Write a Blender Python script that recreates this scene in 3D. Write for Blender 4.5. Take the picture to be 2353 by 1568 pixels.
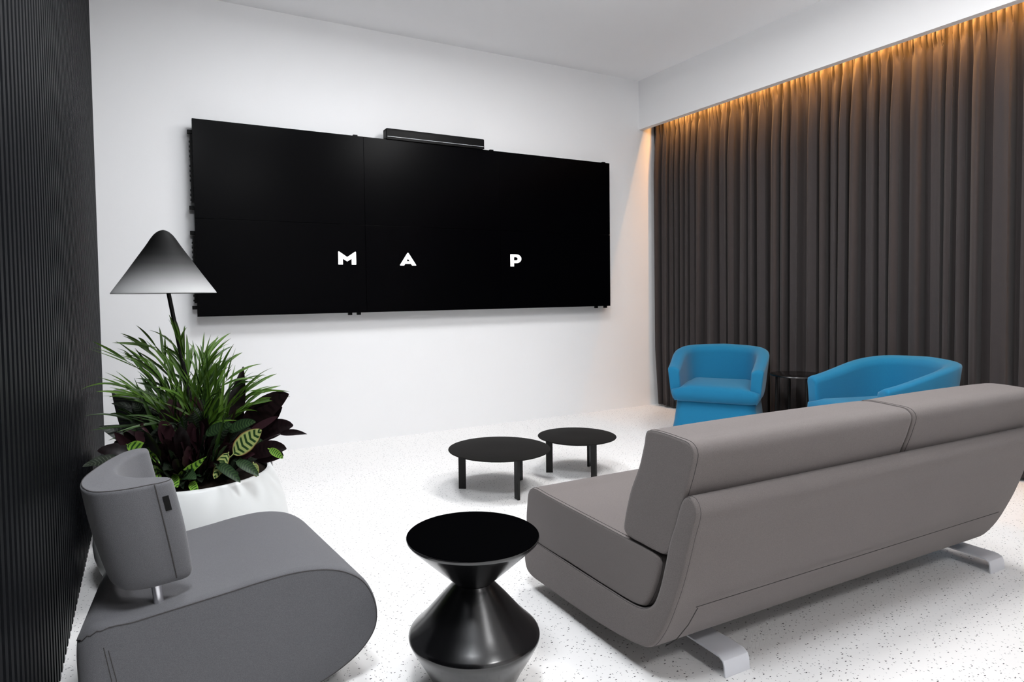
import bpy, bmesh, math, random
import numpy as np
from mathutils import Vector, Matrix

# ------------------------------------------------------------ clear
for o in list(bpy.data.objects): bpy.data.objects.remove(o, do_unlink=True)
S = bpy.context.scene
COL = S.collection

# ------------------------------------------------------------ camera
CAM = (-4.44195, -4.90202, 1.16131)
RT = (0.88157803, -0.4718259, -0.01415971)
UP = (0.02929441, 0.02474644, 0.99926446)
FW = (0.47112845, 0.88134439, -0.03563778)
FPX, CX, CY, W, H = 1451.28, 1107.06, 729.0, 2353.0, 1568.0
cd = bpy.data.cameras.new('camera'); cam = bpy.data.objects.new('camera', cd); COL.objects.link(cam)
cam.matrix_world = Matrix(((RT[0], UP[0], -FW[0], CAM[0]), (RT[1], UP[1], -FW[1], CAM[1]),
                           (RT[2], UP[2], -FW[2], CAM[2]), (0, 0, 0, 1)))
cd.sensor_fit = 'HORIZONTAL'; cd.sensor_width = 36.0; cd.lens = FPX / W * 36.0
cd.shift_x = (W / 2 - CX) / W; cd.shift_y = (CY - H / 2) / W
cd.clip_start = 0.05; cd.clip_end = 60
S.camera = cam

# ------------------------------------------------------------ world, exposure, ceiling lights
S.view_settings.view_transform = 'Standard'; S.view_settings.look = 'None'
S.view_settings.exposure = -0.34; S.view_settings.gamma = 1.0; S.view_settings.use_curve_mapping = False
wd = bpy.data.worlds.new('world'); S.world = wd; wd.use_nodes = True
wd.node_tree.nodes['Background'].inputs[0].default_value = (0.6, 0.65, 0.75, 1)
wd.node_tree.nodes['Background'].inputs[1].default_value = 0.2

def area(name, loc, size, power, color, spread=math.pi, rot=(0, 0, 0), size_y=None):
    l = bpy.data.lights.new(name, 'AREA'); l.energy = power; l.color = color; l.spread = spread
    l.shape = 'RECTANGLE'; l.size = size; l.size_y = size_y or size
    o = bpy.data.objects.new(name, l); o.location = loc; o.rotation_euler = rot; COL.objects.link(o)
    return o
ZC = 3.28
COOL = (0.92, 0.955, 1.0); WARM = (1.0, 0.84, 0.72); NEUT = (1.0, 0.975, 0.955)
LIGHTS = [  # x, y, size, power, colour : square panels just below the ceiling, all outside the frame
    (-3.45, -1.80, 0.55, 25, COOL),
    (-1.95, -2.00, 0.55, 23, (1.0, .955, .92)),
    (-4.25, -4.20, 0.55, 74, COOL),
    (-1.60, -3.50, 0.55, 40, NEUT),
    (-3.00, -6.20, 0.55, 26, NEUT),
]
for i, (x, y, s, pw, c) in enumerate(LIGHTS):
    area('ceiling_panel_light', (x, y, ZC - 0.085), s, pw, c)
# warm LED strip hidden behind the downstand, over the curtain
area('curtain_strip_light', (0.082, -3.29, 2.865), 0.012, 125, (1.0, 0.45, 0.11), rot=(0, math.radians(-64), 0), size_y=6.1)

# ------------------------------------------------------------ helpers
def tag(o, label=None, cat=None, group=None, kind=None):
    if label: o['label'] = label
    if cat: o['category'] = cat
    if group: o['group'] = group
    if kind: o['kind'] = kind
    return o
def empty(name, loc=(0, 0, 0), rz=0.0):
    o = bpy.data.objects.new(name, None); o.empty_display_size = 0.1
    o.location = loc; o.rotation_euler = (0, 0, rz); COL.objects.link(o); return o
class MB:
    def __init__(s): s.v = []; s.f = []; s.uv = []
    def add(s, vs, fs, uv=None):
        b = len(s.v); s.v += [tuple(map(float, q)) for q in vs]; s.f += [tuple(b + i for i in f) for f in fs]
        s.uv += (uv if uv else [(0, 0)] * len(vs))
    def box(s, x0, x1, y0, y1, z0, z1):
        s.add([(x0,y0,z0),(x1,y0,z0),(x1,y1,z0),(x0,y1,z0),(x0,y0,z1),(x1,y0,z1),(x1,y1,z1),(x0,y1,z1)],
              [(0,3,2,1),(4,5,6,7),(0,1,5,4),(1,2,6,5),(2,3,7,6),(3,0,4,7)])
    def rings(s, R, cap=True, loop=True):
        n = len(R[0]); vs = [p for r in R for p in r]; fs = []
        for i in range(len(R) - 1):
            for j in range(n if loop else n - 1):
                k = (j + 1) % n
                fs.append((i*n+j, i*n+k, (i+1)*n+k, (i+1)*n+j))
        if cap:
            fs.append(tuple(range(n))[::-1]); fs.append(tuple((len(R)-1)*n + j for j in range(n)))
        s.add(vs, fs)
    def tube(s, pts, r, n=8, closed=False, taper=None):
        P = [Vector(p) for p in pts]; R = []
        m = len(P); up = None
        for i in range(m):
            a = P[(i-1) % m] if (closed or i) else P[i]; b = P[(i+1) % m] if (closed or i < m-1) else P[i]
            t = (b - a).normalized()
            if up is None:
                up = Vector((0, 0, 1)) if abs(t.z) < .9 else Vector((1, 0, 0))
            u = (up - t * up.dot(t)).normalized(); w = t.cross(u); up = u
            rr = r * (taper[i] if taper else 1)
            R.append([tuple(P[i] + rr * (math.cos(2*math.pi*k/n) * u + math.sin(2*math.pi*k/n) * w)) for k in range(n)])
        if closed: R.append(R[0]); s.rings(R, cap=False)
        else: s.rings(R)
    def build(s, name, mat, parent=None, smooth=True, auto=35, uv=False, bevel=0, sub=0):
        me = bpy.data.meshes.new(name); me.from_pydata(s.v, [], s.f); me.validate()
        if uv:
            ul = me.uv_layers.new(name='UVMap')
            li = np.zeros(len(me.loops), dtype=np.int32); me.loops.foreach_get('vertex_index', li)
            ul.data.foreach_set('uv', np.array(s.uv, dtype=np.float32)[li].ravel())
        bm = bmesh.new(); bm.from_mesh(me)
        if not uv: bmesh.ops.remove_doubles(bm, verts=bm.verts, dist=1e-5)
        bmesh.ops.recalc_face_normals(bm, faces=bm.faces); bm.to_mesh(me); bm.free()
        me.materials.append(mat)
        if smooth:
            me.polygons.foreach_set('use_smooth', [True] * len(me.polygons))
            if auto and hasattr(me, 'set_sharp_from_angle'): me.set_sharp_from_angle(angle=math.radians(auto))
        o = bpy.data.objects.new(name, me); COL.objects.link(o)
        if parent: o.parent = parent
        if bevel:
            b = o.modifiers.new('bevel', 'BEVEL'); b.width = bevel; b.segments = 3; b.limit_method = 'ANGLE'; b.angle_limit = math.radians(40)
        if sub:
            b = o.modifiers.new('sub', 'SUBSURF'); b.levels = sub; b.render_levels = sub
        return o

def smooth_closed(pts, n):
    """Catmull-Rom through closed 2D/3D points, resampled evenly to n points."""
    P = np.array(pts, float); m = len(P); out = []
    for i in range(m):
        p0, p1, p2, p3 = P[i-1], P[i], P[(i+1) % m], P[(i+2) % m]
        d1 = max(np.linalg.norm(p1-p0), 1e-6)**.5; d2 = max(np.linalg.norm(p2-p1), 1e-6)**.5; d3 = max(np.linalg.norm(p3-p2), 1e-6)**.5
        m1 = ((p1-p0)/d1 - (p2-p0)/(d1+d2) + (p2-p1)/d2) * d2
        m2 = ((p2-p1)/d2 - (p3-p1)/(d2+d3) + (p3-p2)/d3) * d2
        for t in np.linspace(0, 1, 12, endpoint=False):
            out.append((2*t**3-3*t**2+1)*p1 + (t**3-2*t**2+t)*m1 + (-2*t**3+3*t**2)*p2 + (t**3-t**2)*m2)
    Q = np.array(out); L = np.linalg.norm(np.roll(Q, -1, 0) - Q, axis=1); c = np.concatenate([[0], np.cumsum(L)])
    Q = np.vstack([Q, Q[:1]]); s = np.linspace(0, c[-1], n, endpoint=False)
    return np.stack([np.interp(s, c, Q[:, k]) for k in range(Q.shape[1])], 1)
def normals2(P):
    T = np.roll(P, -1, 0) - np.roll(P, 1, 0); T /= np.linalg.norm(T, axis=1)[:, None]
    N = np.stack([T[:, 1], -T[:, 0]], 1)
    A = 0.5 * np.sum(P[:, 0]*np.roll(P[:, 1], -1) - np.roll(P[:, 0], -1)*P[:, 1])
    return N if A > 0 else -N            # outward
def fillet_stations(a, b, r, k=5):
    """(position, inset) pairs running from a to b with quarter-round ends."""
    out = [(a, r + .006)]
    for i in range(k + 1):
        t = i / k * math.pi / 2; out.append((a + r*(1-math.sin(math.pi/2 - t) if False else 1-math.cos(t)) if False else a + r*(1-math.cos(t)), r*(1-math.sin(t))))
    rev = [(b - (q - a), i) for q, i in reversed(out)]
    return out, rev

# ------------------------------------------------------------ materials
def nmat(name, color, rough=0.5, spec=0.5, metal=0.0):
    m = bpy.data.materials.new(name); m.use_nodes = True; b = m.node_tree.nodes['Principled BSDF']
    b.inputs['Base Color'].default_value = (*color, 1); b.inputs['Roughness'].default_value = rough
    b.inputs['Metallic'].default_value = metal; b.inputs['Specular IOR Level'].default_value = spec
    return m
def N(m, t): return m.node_tree.nodes.new(t)
def LK(m, a, b): m.node_tree.links.new(a, b)
def varied(name, color, rough=0.6, spec=0.3, metal=0.0, scale=6.0, amt=0.06, bump=0.0, bscale=400.0, sheen=0.0):
    m = nmat(name, color, rough, spec, metal); b = m.node_tree.nodes['Principled BSDF']
    tc = N(m, 'ShaderNodeTexCoord'); no = N(m, 'ShaderNodeTexNoise'); no.inputs['Scale'].default_value = scale
    no.inputs['Detail'].default_value = 3
    LK(m, tc.outputs['Object'], no.inputs['Vector'])
    mr = N(m, 'ShaderNodeMapRange'); mr.inputs['To Min'].default_value = 1 - amt; mr.inputs['To Max'].default_value = 1 + amt
    LK(m, no.outputs['Fac'], mr.inputs['Value'])
    mx = N(m, 'ShaderNodeVectorMath'); mx.operation = 'SCALE'; mx.inputs[0].default_value = color
    LK(m, mr.outputs['Result'], mx.inputs['Scale']); LK(m, mx.outputs[0], b.inputs['Base Color'])
    if bump:
        n2 = N(m, 'ShaderNodeTexNoise'); n2.inputs['Scale'].default_value = bscale; n2.inputs['Detail'].default_value = 2
        LK(m, tc.outputs['Object'], n2.inputs['Vector'])
        bp = N(m, 'ShaderNodeBump'); bp.inputs['Strength'].default_value = bump; bp.inputs['Distance'].default_value = 0.002
        LK(m, n2.outputs['Fac'], bp.inputs['Height']); LK(m, bp.outputs[0], b.inputs['Normal'])
    if sheen:
        b.inputs['Sheen Weight'].default_value = sheen; b.inputs['Sheen Roughness'].default_value = 0.5
    return m
def fabric(name, color, amt=0.10):
    m = varied(name, color, rough=0.95, spec=0.1, scale=5, amt=0.04, bump=0.35, bscale=650, sheen=0.15)
    # fine woven melange
    b = m.node_tree.nodes['Principled BSDF']; tc = N(m, 'ShaderNodeTexCoord'); no = N(m, 'ShaderNodeTexNoise')
    no.inputs['Scale'].default_value = 900; no.inputs['Detail'].default_value = 1
    LK(m, tc.outputs['Object'], no.inputs['Vector'])
    mr = N(m, 'ShaderNodeMapRange'); mr.inputs['From Min'].default_value = .3; mr.inputs['From Max'].default_value = .7
    mr.inputs['To Min'].default_value = 1-amt*2; mr.inputs['To Max'].default_value = 1+amt*2
    LK(m, no.outputs['Fac'], mr.inputs['Value'])
    src = b.inputs['Base Color'].links[0].from_socket
    mx = N(m, 'ShaderNodeVectorMath'); mx.operation = 'SCALE'; LK(m, src, mx.inputs[0]); LK(m, mr.outputs['Result'], mx.inputs['Scale'])
    LK(m, mx.outputs[0], b.inputs['Base Color'])
    return m
M_wall = varied('white_wall_paint', (.83, .83, .835), 0.75, 0.25, scale=2, amt=.012, bump=.08, bscale=120)
M_ceil = varied('white_ceiling_paint', (.92, .92, .93), 0.9, 0.1, scale=2, amt=.01)
M_ribs = varied('dark_ribbed_panel', (.0045, .005, .0062), 0.45, 0.05, scale=1.2, amt=.12)
M_sofa = fabric('taupe_grey_wool', (.146, .129, .124))
M_arm = fabric('cool_grey_wool', (.112, .112, .120))
M_seam = nmat('seam_thread', (.062, .058, .058), .95, .05)
M_arm2 = M_arm
M_blue = fabric('turquoise_blue_wool', (.012, .150, .29), .07)
M_curt = varied('dark_brown_curtain', (.040, .034, .034), 0.85, 0.15, scale=30, amt=.06, bump=.15, bscale=500, sheen=.1)
M_screen = varied('matte_black_screen', (.0005, .0005, .0009), 0.25, 0.045, scale=3, amt=.05)
M_black = varied('black_plastic', (.004, .004, .004), 0.45, 0.12, scale=10, amt=.05)
M_tabletop = varied('black_laminate', (.0095, .0088, .0082), 0.62, 0.06, scale=80, amt=.10)
M_legs = varied('black_powder_coat', (.007, .0065, .006), 0.5, 0.3, scale=20, amt=.05)
M_gloss = varied('black_satin_metal', (.0020, .0020, .0024), 0.21, 0.9, scale=4, amt=.03)
M_topdull = varied('black_matte_top', (.0010, .0010, .0012), 0.8, 0.0, scale=4, amt=.03)
M_steel = varied('silver_painted_steel', (.70, .71, .75), 0.45, 0.5, metal=.15, scale=8, amt=.03)
M_post = varied('brushed_steel', (.62, .62, .65), 0.3, 0.5, metal=.9, scale=8, amt=.03)
M_pot = varied('white_gloss_plastic', (.66, .675, .67), 0.35, 0.45, scale=3, amt=.01)
M_soil = varied('dark_soil', (.010, .007, .005), 0.95, 0.1, scale=60, amt=.4, bump=.9, bscale=90)
M_emit = bpy.data.materials.new('lit_white_pixels'); M_emit.use_nodes = True
_b = M_emit.node_tree.nodes['Principled BSDF']; _b.inputs['Base Color'].default_value = (.8, .8, .8, 1)
_b.inputs['Emission Color'].default_value = (1, 1, 1, 1); _b.inputs['Emission Strength'].default_value = 2.0
M_panel = bpy.data.materials.new('lit_ceiling_diffuser'); M_panel.use_nodes = True
_b = M_panel.node_tree.nodes['Principled BSDF']; _b.inputs['Emission Color'].default_value = (.95, .97, 1, 1); _b.inputs['Emission Strength'].default_value = 24.0

# white vinyl floor with scattered dark chips
def floor_mat():
    m = nmat('white_chip_floor', (.84, .83, .82), 0.42, 0.35); b = m.node_tree.nodes['Principled BSDF']
    tc = N(m, 'ShaderNodeTexCoord')
    last = None
    for k, (rot, sx, sy, sc, thr, keep, cin) in enumerate([(0.5, 1, 2.3, 30, .085, .42, .05), (2.0, 2.1, 1, 34, .075, .42, .16), (1.2, 1.6, 1, 75, .11, .14, .30)]):
        mp = N(m, 'ShaderNodeMapping'); mp.inputs['Rotation'].default_value = (0, 0, rot); mp.inputs['Scale'].default_value = (sx, sy, 1)
        mp.inputs['Location'].default_value = (k*3.7, k*1.3, 0)
        LK(m, tc.outputs['Object'], mp.inputs['Vector'])
        vo = N(m, 'ShaderNodeTexVoronoi'); vo.voronoi_dimensions = '2D'; vo.inputs['Scale'].default_value = sc
        LK(m, mp.outputs[0], vo.inputs['Vector'])
        sep = N(m, 'ShaderNodeSeparateColor'); LK(m, vo.outputs['Color'], sep.inputs[0])
        lt = N(m, 'ShaderNodeMath'); lt.operation = 'LESS_THAN'; lt.inputs[1].default_value = thr
        # chip radius varies per chip
        mu = N(m, 'ShaderNodeMath'); mu.operation = 'MULTIPLY_ADD'; LK(m, sep.outputs[1], mu.inputs[0]); mu.inputs[1].default_value = -.09; LK(m, vo.outputs['Distance'], mu.inputs[2])
        ad = N(m, 'ShaderNodeMath'); ad.operation = 'ADD'; LK(m, mu.outputs[0], ad.inputs[0]); ad.inputs[1].default_value = .045
        LK(m, ad.outputs[0], lt.inputs[0])
        l2 = N(m, 'ShaderNodeMath'); l2.operation = 'LESS_THAN'; l2.inputs[1].default_value = keep; LK(m, sep.outputs[0], l2.inputs[0])
        mm = N(m, 'ShaderNodeMath'); mm.operation = 'MULTIPLY'; LK(m, lt.outputs[0], mm.inputs[0]); LK(m, l2.outputs[0], mm.inputs[1])
        mx = N(m, 'ShaderNodeMix'); mx.data_type = 'RGBA'; LK(m, mm.outputs[0], mx.inputs['Factor'])
        if last is None: mx.inputs[6].default_value = (.84, .83, .82, 1)
        else: LK(m, last, mx.inputs[6])
        mx.inputs[7].default_value = (cin, cin, cin*1.02, 1); last = mx.outputs[2]
    LK(m, last, b.inputs['Base Color']); return m
M_floor = floor_mat()

# shade painted in a fade from black at the crown to off-white at the rim
def shade_mat(h):
    m = nmat('fade_painted_shade', (.5, .5, .5), 0.6, 0.08); b = m.node_tree.nodes['Principled BSDF']
    tc = N(m, 'ShaderNodeTexCoord'); sx = N(m, 'ShaderNodeSeparateXYZ'); LK(m, tc.outputs['Object'], sx.inputs[0])
    mr = N(m, 'ShaderNodeMapRange'); mr.inputs['From Min'].default_value = 0; mr.inputs['From Max'].default_value = h
    LK(m, sx.outputs['Z'], mr.inputs['Value'])
    cr = N(m, 'ShaderNodeValToRGB'); e = cr.color_ramp.elements
    e[0].position = 0; e[0].color = (.44, .44, .44, 1); e[1].position = .72; e[1].color = (.006, .006, .006, 1)
    for p_, c_ in ((.10, .36), (.22, .23), (.34, .11), (.46, .042), (.60, .013)):
        q = cr.color_ramp.elements.new(p_); q.color = (c_, c_, c_, 1)
    LK(m, mr.outputs['Result'], cr.inputs['Fac']); LK(m, cr.outputs['Color'], b.inputs['Base Color']); return m

def leaf_mat(name, base, stripe, n=9, slant=3.0, width=0.1, edge=None, rough=.45, spec=.4, under=None):
    """stripe pattern running from midrib to margin; UV u = -1..1 across, v = 0..1 along"""
    m = nmat(name, base, rough, spec); b = m.node_tree.nodes['Principled BSDF']
    uv = N(m, 'ShaderNodeUVMap'); sp = N(m, 'ShaderNodeSeparateXYZ'); LK(m, uv.outputs[0], sp.inputs[0])
    ab = N(m, 'ShaderNodeMath'); ab.operation = 'ABSOLUTE'; LK(m, sp.outputs['X'], ab.inputs[0])
    a1 = N(m, 'ShaderNodeMath'); a1.operation = 'MULTIPLY'; LK(m, sp.outputs['Y'], a1.inputs[0]); a1.inputs[1].default_value = n*6.283
    a2 = N(m, 'ShaderNodeMath'); a2.operation = 'MULTIPLY'; LK(m, ab.outputs[0], a2.inputs[0]); a2.inputs[1].default_value = -slant
    a3 = N(m, 'ShaderNodeMath'); a3.operation = 'ADD'; LK(m, a1.outputs[0], a3.inputs[0]); LK(m, a2.outputs[0], a3.inputs[1])
    si = N(m, 'ShaderNodeMath'); si.operation = 'SINE'; LK(m, a3.outputs[0], si.inputs[0])
    gt = N(m, 'ShaderNodeMapRange'); gt.inputs['From Min'].default_value = width-.18; gt.inputs['From Max'].default_value = width+.18; LK(m, si.outputs[0], gt.inputs['Value'])
    # stripes stop before the margin
    ed = N(m, 'ShaderNodeMapRange'); ed.inputs['From Min'].default_value = .70; ed.inputs['From Max'].default_value = .86
    ed.inputs['To Min'].default_value = 1; ed.inputs['To Max'].default_value = 0; LK(m, ab.outputs[0], ed.inputs['Value'])
    mu = N(m, 'ShaderNodeMath'); mu.operation = 'MULTIPLY'; LK(m, gt.outputs[0], mu.inputs[0]); LK(m, ed.outputs[0], mu.inputs[1])
    mx = N(m, 'ShaderNodeMix'); mx.data_type = 'RGBA'; LK(m, mu.outputs[0], mx.inputs['Factor'])
    mx.inputs[6].default_value = (*base, 1); mx.inputs[7].default_value = (*stripe, 1); last = mx.outputs[2]
    if edge:
        er = N(m, 'ShaderNodeMapRange'); er.inputs['From Min'].default_value = .86; er.inputs['From Max'].default_value = .95; LK(m, ab.outputs[0], er.inputs['Value'])
        m2 = N(m, 'ShaderNodeMix'); m2.data_type = 'RGBA'; LK(m, er.outputs[0], m2.inputs['Factor']); LK(m, last, m2.inputs[6]); m2.inputs[7].default_value = (*edge, 1); last = m2.outputs[2]
    if under:
        ge = N(m, 'ShaderNodeNewGeometry'); m3 = N(m, 'ShaderNodeMix'); m3.data_type = 'RGBA'
        LK(m, ge.outputs['Backfacing'], m3.inputs['Factor']); LK(m, last, m3.inputs[6]); m3.inputs[7].default_value = (*under, 1); last = m3.outputs[2]
    LK(m, last, b.inputs['Base Color']); return m
M_palm = leaf_mat('palm_green', (.062, .130, .012), (.040, .095, .009), 1, 1, .3)
M_palm2 = leaf_mat('palm_dark_green', (.024, .062, .008), (.017, .045, .006), 1, 1, .3)
M_stem = nmat('green_stem', (.045, .085, .02), .5, .4)
M_rattle = leaf_mat('lime_leaf_dark_blotches', (.20, .38, .045), (.018, .07, .012), 8, 2.2, .25, under=(.05, .02, .02))
M_makoy = leaf_mat('cream_green_leaf_dark_veins', (.42, .50, .17), (.02, .06, .016), 7, 5.0, .15, edge=(.28, .13, .05), under=(.05, .015, .02))
M_ornat = leaf_mat('dark_leaf_pale_pinstripes', (.009, .016, .008), (.06, .07, .05), 13, 8.0, .72, under=(.03, .010, .014))
M_mid = leaf_mat('mid_green_feathered_leaf', (.013, .034, .012), (.045, .085, .028), 10, 6.0, .55, under=(.03, .010, .014))
M_purple = leaf_mat('dark_purple_leaf', (.0085, .0034, .0042), (.004, .0015, .002), 9, 4, .4, rough=.35)

# ------------------------------------------------------------ structure
XL, XR, YB = -4.72, 0.62, -7.6
def st(mb, name, mat, **k): return tag(mb.build(name, mat, **k), kind='structure')
m = MB(); m.box(XL-.1, XR+.1, YB-.1, .12, -.1, 0); st(m, 'floor', M_floor, smooth=False)
m = MB(); m.box(XL-.1, XR+.1, YB-.1, .12, ZC, ZC+.1); st(m, 'ceiling', M_ceil, smooth=False)
m = MB(); m.box(XL-.1, XR+.1, 0, .12, 0, ZC); st(m, 'wall_front', M_wall, smooth=False)
m = MB(); m.box(XL-.1, XR+.1, YB-.12, YB, 0, ZC); st(m, 'wall_back', M_wall, smooth=False)
m = MB(); m.box(XR-.25, XR, YB, 0, 0, ZC); st(m, 'wall_right', M_wall, smooth=False)
# downstand of the curtain pocket: face at X=0, thin lip below
m = MB(); m.box(0.0, 0.062, YB, 0, 2.7975, ZC); st(m, 'trim_1', M_wall, smooth=False)
# ribbed left wall, one continuous relief
prof = [(-.0, XL)]; PER = .0275*2
y = 0.0; pr_ = []
while y > YB:
    for dy, dx in ((0, 0), (.009, 0), (.0125, .020), (.040, .020), (.0435, 0)):
        pr_.append((y - dy, XL + dx))
    y -= PER
m = MB(); n = len(pr_)
m.add([(x, yy, 0) for yy, x in pr_] + [(x, yy, ZC) for yy, x in pr_] + [(XL-.1, 0, 0), (XL-.1, YB, 0), (XL-.1, 0, ZC), (XL-.1, YB, ZC)],
      [(i, i+1, n+i+1, n+i) for i in range(n-1)] + [(2*n, 2*n+1, 2*n+3, 2*n+2)])
st(m, 'wall_left', M_ribs, smooth=False)

# surface-mounted ceiling light panels behind the camera's view
for i, (x, y, s, pw, c) in enumerate(LIGHTS):
    t = empty('ceiling_light', (x, y, ZC))
    tag(t, 'square surface-mounted ceiling light panel over the seating area', 'ceiling light', 'surface-mounted ceiling light panels')
    m = MB(); h = s/2 + .03
    for a in ((-h, h, -h, -h+.03), (-h, h, h-.03, h), (-h, -h+.03, -h+.03, h-.03), (h-.03, h, -h+.03, h-.03)): m.box(*a, -.012, 0)
    m.build('frame', M_steel, t, smooth=False)
    m = MB(); m.box(-h+.03, h-.03, -h+.03, h-.03, -.080, -.012); m.build('diffuser', M_panel, t, smooth=False)  # glowing sides drop below the ceiling, added to brighten it and the wall tops

# ------------------------------------------------------------ curtain
def curtain():
    rnd = random.Random(7)
    y0, y1, zt, zb = -.035, -6.3, 2.905, .022
    ny, nz = 1500, 64
    Y = np.linspace(y0, y1, ny)
    # irregular pleat phase
    knots = [0.0]; ph = [0.0]
    while knots[-1] < 6.6:
        knots.append(knots[-1] + rnd.choice((rnd.uniform(.055, .09), rnd.uniform(.09, .165)))); ph.append(ph[-1] + 2*math.pi)
    s = -(Y - y0); P = np.interp(s, knots, ph)
    P = np.convolve(np.pad(P, 6, 'edge'), np.ones(13)/13, 'valid')
    ak = np.array([rnd.uniform(.55, 1.15) for _ in knots]); amp = np.interp(s, knots, ak)
    s2 = np.array([rnd.uniform(0, 6.28) for _ in knots]); sh2 = np.interp(s, knots, np.cumsum(rnd.uniform(.8, 1.4)*np.ones(len(knots)))+s2*.15)
    lean = np.interp(s, knots, [rnd.uniform(-.022, .022) for _ in knots])
    hv, hp = [], 0
    hk = [0.0]
    while hk[-1] < 6.6: hk.append(hk[-1] + rnd.uniform(.018, .042))
    Ph = np.interp(s, hk, np.arange(len(hk))*2*math.pi); ah = np.interp(s, hk, [rnd.uniform(.4, 1.2) for _ in hk])
    # heading gathers reach down to a different depth in each fold
    dep = np.interp(s, knots, [rnd.uniform(.07, .26) for _ in knots])
    vs = []
    zz = np.concatenate([np.linspace(zt, 2.45, 34), np.linspace(2.42, zb, nz-34)])
    for z in zz:
        t = (zt - z) / (zt - zb); head = np.clip(1 - (2.80 - z)/dep, 0, 1)
        head = head**1.4
        body = .34 + .66*min(1, (zt-z)/.55)
        w = np.sin(P) ; wv = np.sign(w)*np.abs(w)**.6
        X = .180 + .050*amp*wv*body + .011*np.sin(2.17*P+sh2*3)*body + .027*ah*np.sin(Ph)*head
        X = X + .012*np.sin(P*.31+1.0)*t + lean*.3*t
        yy = Y + .014*np.sin(2*P)*body*amp + lean*t*.8 + .006*np.sin(2*Ph)*head
        # first edge of the cloth kicks out near the floor
        X = X + np.exp(-s/.10)*(.06*max(0, t-.8)/.2 - .02)
        X = np.maximum(X, .105)
        yy = np.minimum(yy, -.012)
        if z < .5: pass
        for a, b_ in zip(X, yy): vs.append((a, b_, z))
    m = MB(); fs = [(i*ny+j, i*ny+j+1, (i+1)*ny+j+1, (i+1)*ny+j) for i in range(nz-1) for j in range(ny-1)]
    m.add(vs, fs)
    o = m.build('curtain', M_curt, auto=0)
    so = o.modifiers.new('thick', 'SOLIDIFY'); so.thickness = .002
    tag(o, 'dark brown floor-length curtain gathered along the whole right wall, lit orange at its top', 'curtain')
    # track the heading hangs from
    m = MB(); m.box(.15, .20, y1, y0, 2.907, 2.93); m.box(.165, .185, y1, y0, 2.93, ZC)
    tag(m.build('curtain_track', M_steel, smooth=False), 'slim ceiling-hung metal track hidden above the dark curtain', 'curtain track')
    m = MB(); m.box(.064, .10, y1, y0, 2.872, 2.885)
    tag(m.build('led_strip', M_steel, smooth=False), 'thin light strip channel behind the downstand above the curtain', 'light strip')
curtain()

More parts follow.
